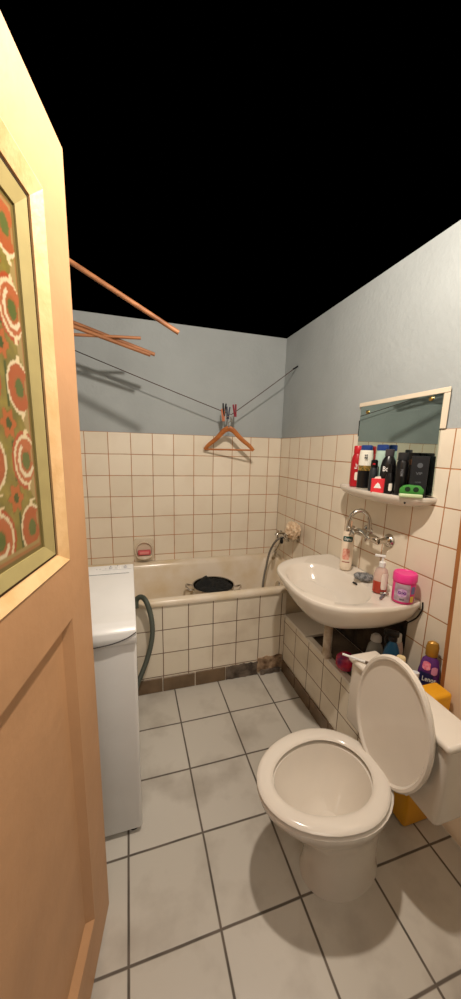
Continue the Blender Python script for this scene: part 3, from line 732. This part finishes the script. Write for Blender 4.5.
# grey scrubbing pad
G = []
for k in range(11):
    row = []
    for i in range(40):
        a = 2*PI*i/40; th = PI*k/10-PI/2
        x = .046*math.cos(a)*(max(.02, math.cos(th))**.5); y = .030*math.sin(a)*(max(.02, math.cos(th))**.5); z = .017+.016*math.sin(th)
        n = noise.noise(Vector((x*160, y*160, z*160)))*.005
        row.append((x+n, y+n, max(0, z+n)))
    G.append(row)
tag(build('scouring_pad', loft(G), mat('steel_wool', (170, 172, 174), .5, .2, noise_scale=90, rgb2=(52, 54, 56), bump=1, bump_scale=200), loc=(-.092, -1.215, DK)), 'grey steel wool scouring pad lying between the bottles on the basin', 'scouring pad')
bpy.data.objects['scouring_pad'].rotation_euler = (0, 0, -.9)
m_clear = mat('clear_plastic', (240, 214, 202), .12, trans=.5, ior=1.4); m_liq = mat('amber_soap', (178, 62, 44), .15)
t = thing('soap_dispenser', 'clear pump bottle half full of red soap on the basin', 'soap dispenser', (-.115, -1.352, DK), LOOK)
build('bottle_body', lathe([(.030, .0555), (.030, .085), (.024, .108), (.012, .118), (.011, .124)], 28, 1, .72), m_clear, t)
build('red_soap', lathe([(.026, 0), (.030, .004), (.030, .055)], 28, 1, .72), m_liq, t)['label'] = 'red soap in the lower half'
patch(.0303, .02, .095, .1, 1.1, m_lab, t, sx=1, sy=.72)
build('pump_collar', lathe([(.0135, .120), (.0135, .140), (.008, .144)], 18), m_white, t)
bm = tube([(0, 0, .144), (0, 0, .165)], .004, 8); add_box(bm, (-.034, -.007, .163), (.010, .007, .173), .003, 2)
build('pump_head', bm, m_white, t)
t = thing('stain_remover_tub', 'bright pink round tub with a pink screw lid on the near end of the basin', 'tub', (-.080, -1.449, DK), LOOK); t.scale = (1, 1, .92)
m_pink = mat('hot_pink', (228, 44, 134), .35)
build('tub_body', lathe([(.040, 0), (.043, .004), (.044, .10), (.042, .104)], 36), m_pink, t)
build('screw_lid', lathe([(.0465, .100), (.047, .104), (.0465, .132), (.043, .138), (.036, .138), (.034, .135)], 40), mat('pink_lid', (236, 60, 146), .35), t)
patch(.0438, .012, .094, -.9, .55, mat('silver_print', (190, 172, 184), .4, noise_scale=30, rgb2=(150, 120, 140)), t, 'silver_label', rnd=.05)
patch(.0441, .034, .072, -.55, .25, mat('violet_print', (176, 110, 190), .4, noise_scale=80, rgb2=(220, 190, 220)), t, 'violet_disc', rnd=.8)
lettering('OXI', .018, mat('deep_violet', (70, 40, 110), .5), t, wrap=.0444, z=.053, face=-.15)
lettering('BIO', .011, m_txtk, t, wrap=.0444, z=.022, face=-.1)
patch(.0441, .012, .04, .62, 1.0, mat('yellow_print', (224, 190, 70), .4), t, 'yellow_print', rnd=.1)
patch(.0441, .05, .085, .62, 1.1, mat('blue_grey_print', (110, 110, 160), .4), t, 'blue_print', rnd=.1)
t = thing('metal_razor', 'small grey razor lying in front of the pink tub', 'razor', (-.142, -1.402, DK), .6)
build('razor_handle', tube([(-.03, 0, .006), (.0, 0, .007), (.03, 0, .006)], .005, 8), mat('razor_grey', (120, 122, 132), .35, .5), t)
build('razor_head', box((.028, -.018, .001), (.038, .018, .012), .002, 1), m_steel, t)

# ---------------------------------------------------------------- things on the pipe boxing
LZ = .4025
t = thing('laundry_ball', 'shiny red and purple ball behind the waste pipe', 'ball', (-.206, -1.290, LZ))
bm = bmesh.new(); bmesh.ops.create_icosphere(bm, subdivisions=4, radius=.046)
for v in bm.verts: v.co *= 1+.05*noise.noise(v.co*40); v.co.z += .046; v.co.z = max(0, v.co.z)
mb = mat('red_purple_foil', (196, 34, 60), .25, noise_scale=22, rgb2=(72, 30, 96)); build('ball_skin', bm, mb, t)
LG = 'cleaning bottles on the pipe boxing'
t = bottle('cleaner_bottle', 'clear grey bottle with a rounded shoulder behind the cistern', 'bottle', (-.13, -1.385, LZ-.01), [(.034, 0), (.038, .005), (.038, .15), (.030, .19), (.018, .21)], mat('grey_clear', (150, 150, 146), .2, trans=.3), 1, .8, LOOK, [(.018, .21), (.024, .213), (.022, .235), (.012, .245)], mat('grey_cap', (178, 176, 172), .3), LG)
patch(.0382, .05, .13, -.6, .6, mat('dull_label', (120, 124, 124), .5), t, sx=1, sy=.8)
t = bottle('spray_bottle', 'dark blue spray bottle with a dark trigger under the basin', 'bottle', (-.118, -1.466, LZ-.01), [(.032, 0), (.036, .005), (.036, .14), (.026, .20), (.013, .23)], mat('petrol_blue', (20, 64, 90), .2), 1, .75, LOOK, [(.014, .23), (.016, .233), (.015, .250)], m_black, LG)
bm = box((-.034, -.010, .250), (.020, .010, .272), .005, 2); add_tube(bm, smooth_path([(-.018, 0, .252), (-.026, 0, .235), (-.022, 0, .215)], 4), .005, 8)
build('trigger', bm, m_black, t); t.scale = (1.1, 1.1, 1.12)
patch(.0362, .09, .13, -.2, .4, mat('sky_label', (120, 170, 200), .5), t, sx=1, sy=.75)
t = bottle('cleaner_bottle', 'pale pink bottle standing against the wall under the basin corner', 'bottle', (-.045, -1.415, LZ-.01), [(.028, 0), (.031, .005), (.031, .18), (.024, .215)], mat('pale_pink', (206, 176, 160), .4), 1, .8, LOOK, [(.019, .215), (.021, .22), (.019, .252)], m_lab, LG)
t = bottle('cleaner_bottle', 'grey white bottle with a cream cap behind the raised toilet lid', 'bottle', (-.140, -1.540, LZ-.01), [(.036, 0), (.039, .005), (.039, .12), (.034, .17), (.022, .19)], mat('milky_grey', (188, 186, 180), .4), 1, .8, LOOK, [(.021, .19), (.022, .194), (.021, .232), (.018, .236)], mat('cream_cap', (226, 206, 158), .4), LG); t.scale = (.82, .82, 1)
t = bottle('cleaner_bottle', 'small navy bottle with a light blue label beside the purple softener', 'bottle', (-.112, -1.590, LZ-.01), [(.020, 0), (.022, .004), (.022, .13), (.018, .16)], mat('navy_plastic', (28, 34, 78), .3), 1, .8, LOOK, [(.014, .16), (.015, .163), (.014, .195)], mat('white_cap', (220, 224, 230), .4), LG)
patch(.0232, .10, .155, -.9, .6, mat('light_blue_label', (176, 198, 222), .5), t, sx=1, sy=.8)
t = bottle('fabric_softener', 'purple fabric softener bottle with a round gold cap near the door casing', 'bottle', (-.045, -1.592, LZ), [(.040, 0), (.045, .006), (.047, .10), (.045, .17), (.034, .222), (.020, .235)], mat('purple_plastic', (92, 46, 116), .25), 1, .6, LOOK, [(.021, .235), (.026, .24), (.027, .275), (.022, .292), (.010, .298)], mat('gold_cap', (176, 132, 52), .35, .35), LG)
patch(.0464, .125, .175, -1.0, .35, mat('navy_label', (34, 36, 84), .4), t, 'name_label', sx=1, sy=.62)
lettering('Lenor', .028, m_txtw, t, flat=.0300, z=.150, squash=.85)
patch(.042, .185, .220, -.9, .0, mat('rose_print', (224, 92, 132), .4, noise_scale=90, rgb2=(240, 170, 190)), t, 'rose_disc', sx=1, sy=.68, rnd=.7, rtop=.036)
patch(.0466, .17, .205, .1, .7, mat('pale_rose_print', (206, 140, 180), .4), t, 'petal_print', sx=1, sy=.62, rnd=.8)
t.scale = (.86, .86, 1.04)
t = thing('yellow_packet', 'bright yellow packet in front of the purple softener, behind the cistern', 'packet', (-.125, -1.665, 0), 0)
build('packet_body', box((-.070, -.045, 0), (.070, .030, .572), .012, 3), mat('yellow_pack', (238, 170, 30), .45, noise_amt=.06), t)

# ---------------------------------------------------------------- toilet
tl = thing('toilet', 'white toilet with its oval lid raised against the cistern', 'toilet', (-.50, -1.735, 0))
def tb(bm): return xf(bm, Matrix.Translation((.50, 1.735, 0)))
build('cistern', tb(box((-.372, -1.945, .38), (-.252, -1.525, .645), .018, 4)), m_ceramic, tl)
build('cistern_lid', tb(box((-.380, -1.953, .640), (-.250, -1.517, .664), .010, 3)), m_ceramic, tl)
build('flush_button', tb(lathe([(.020, .663), (.020, .669), (.016, .672)], 20, c=(-.31, -1.76))), m_chrome, tl)
def egg(cx, a1, a2, bb, z, n=40):
    return [((cx+(a1 if math.cos(t) > 0 else a2)*math.cos(t))+.50, bb*math.sin(t), z) for t in [2*PI*i/n for i in range(n)]]
build('bowl', loft([egg(-.52, .16, .13, .10, 0), egg(-.52, .15, .12, .09, .05), egg(-.52, .15, .13, .095, .18), egg(-.56, .19, .20, .14, .30), egg(-.58, .20, .24, .175, .375), egg(-.58, .20, .245, .178, .395), egg(-.58, .19, .235, .168, .40),
                    egg(-.58, .13, .19, .125, .395), egg(-.58, .12, .17, .11, .34), egg(-.57, .07, .10, .07, .24), egg(-.56, .03, .04, .03, .21)]), m_ceramic, tl)
# seat ring
RG = []
for k in range(13):
    t = 2*PI*k/12; o_ = .026*math.cos(t); zz = .412+.009*math.sin(t)
    RG.append(egg(-.585, .165+o_, .215+o_, .150+o_, zz))
build('seat', loft(RG, False, False), m_ceramic, tl)
# raised lid: oval dished plate leaning on the cistern, its face towards the room
LCX, LCY, LCZ = -.400, -1.775, .600
def lidring(a, c, d):
    r = []
    for i in range(56):
        t = 2*PI*i/56; y = a*math.cos(t); z = c*math.sin(t)
        r.append((LCX+.50-d+.06*(z), LCY+1.735+y, LCZ+z))
    return r
build('lid', loft([lidring(.140, .196, -.006), lidring(.150, .206, -.006), lidring(.155, .212, .000), lidring(.1555, .2125, .007), lidring(.150, .207, .013), lidring(.142, .199, .013), lidring(.137, .194, .006), lidring(.12, .17, .004), lidring(.06, .09, .003)]), m_ceramic, tl)
for s in (-.07, .07): build('hinge', tube([(.115, LCY+1.735+s-.012, .412), (.115, LCY+1.735+s+.012, .412)], .011, 10), m_white, tl)
t = thing('white_stick', 'thin white plastic stick with a dark end lying on the cistern corner', 'stick', (-.37, -1.57, .6655), -.78)
build('stick_shaft', tube([(-.062, 0, .012), (.02, 0, .0065)], .0045, 8), m_white, t)
build('dark_end', tube([(.02, 0, .0065), (.04, 0, .0055)], .0048, 8), mat('dark_end', (84, 66, 50), .6), t)
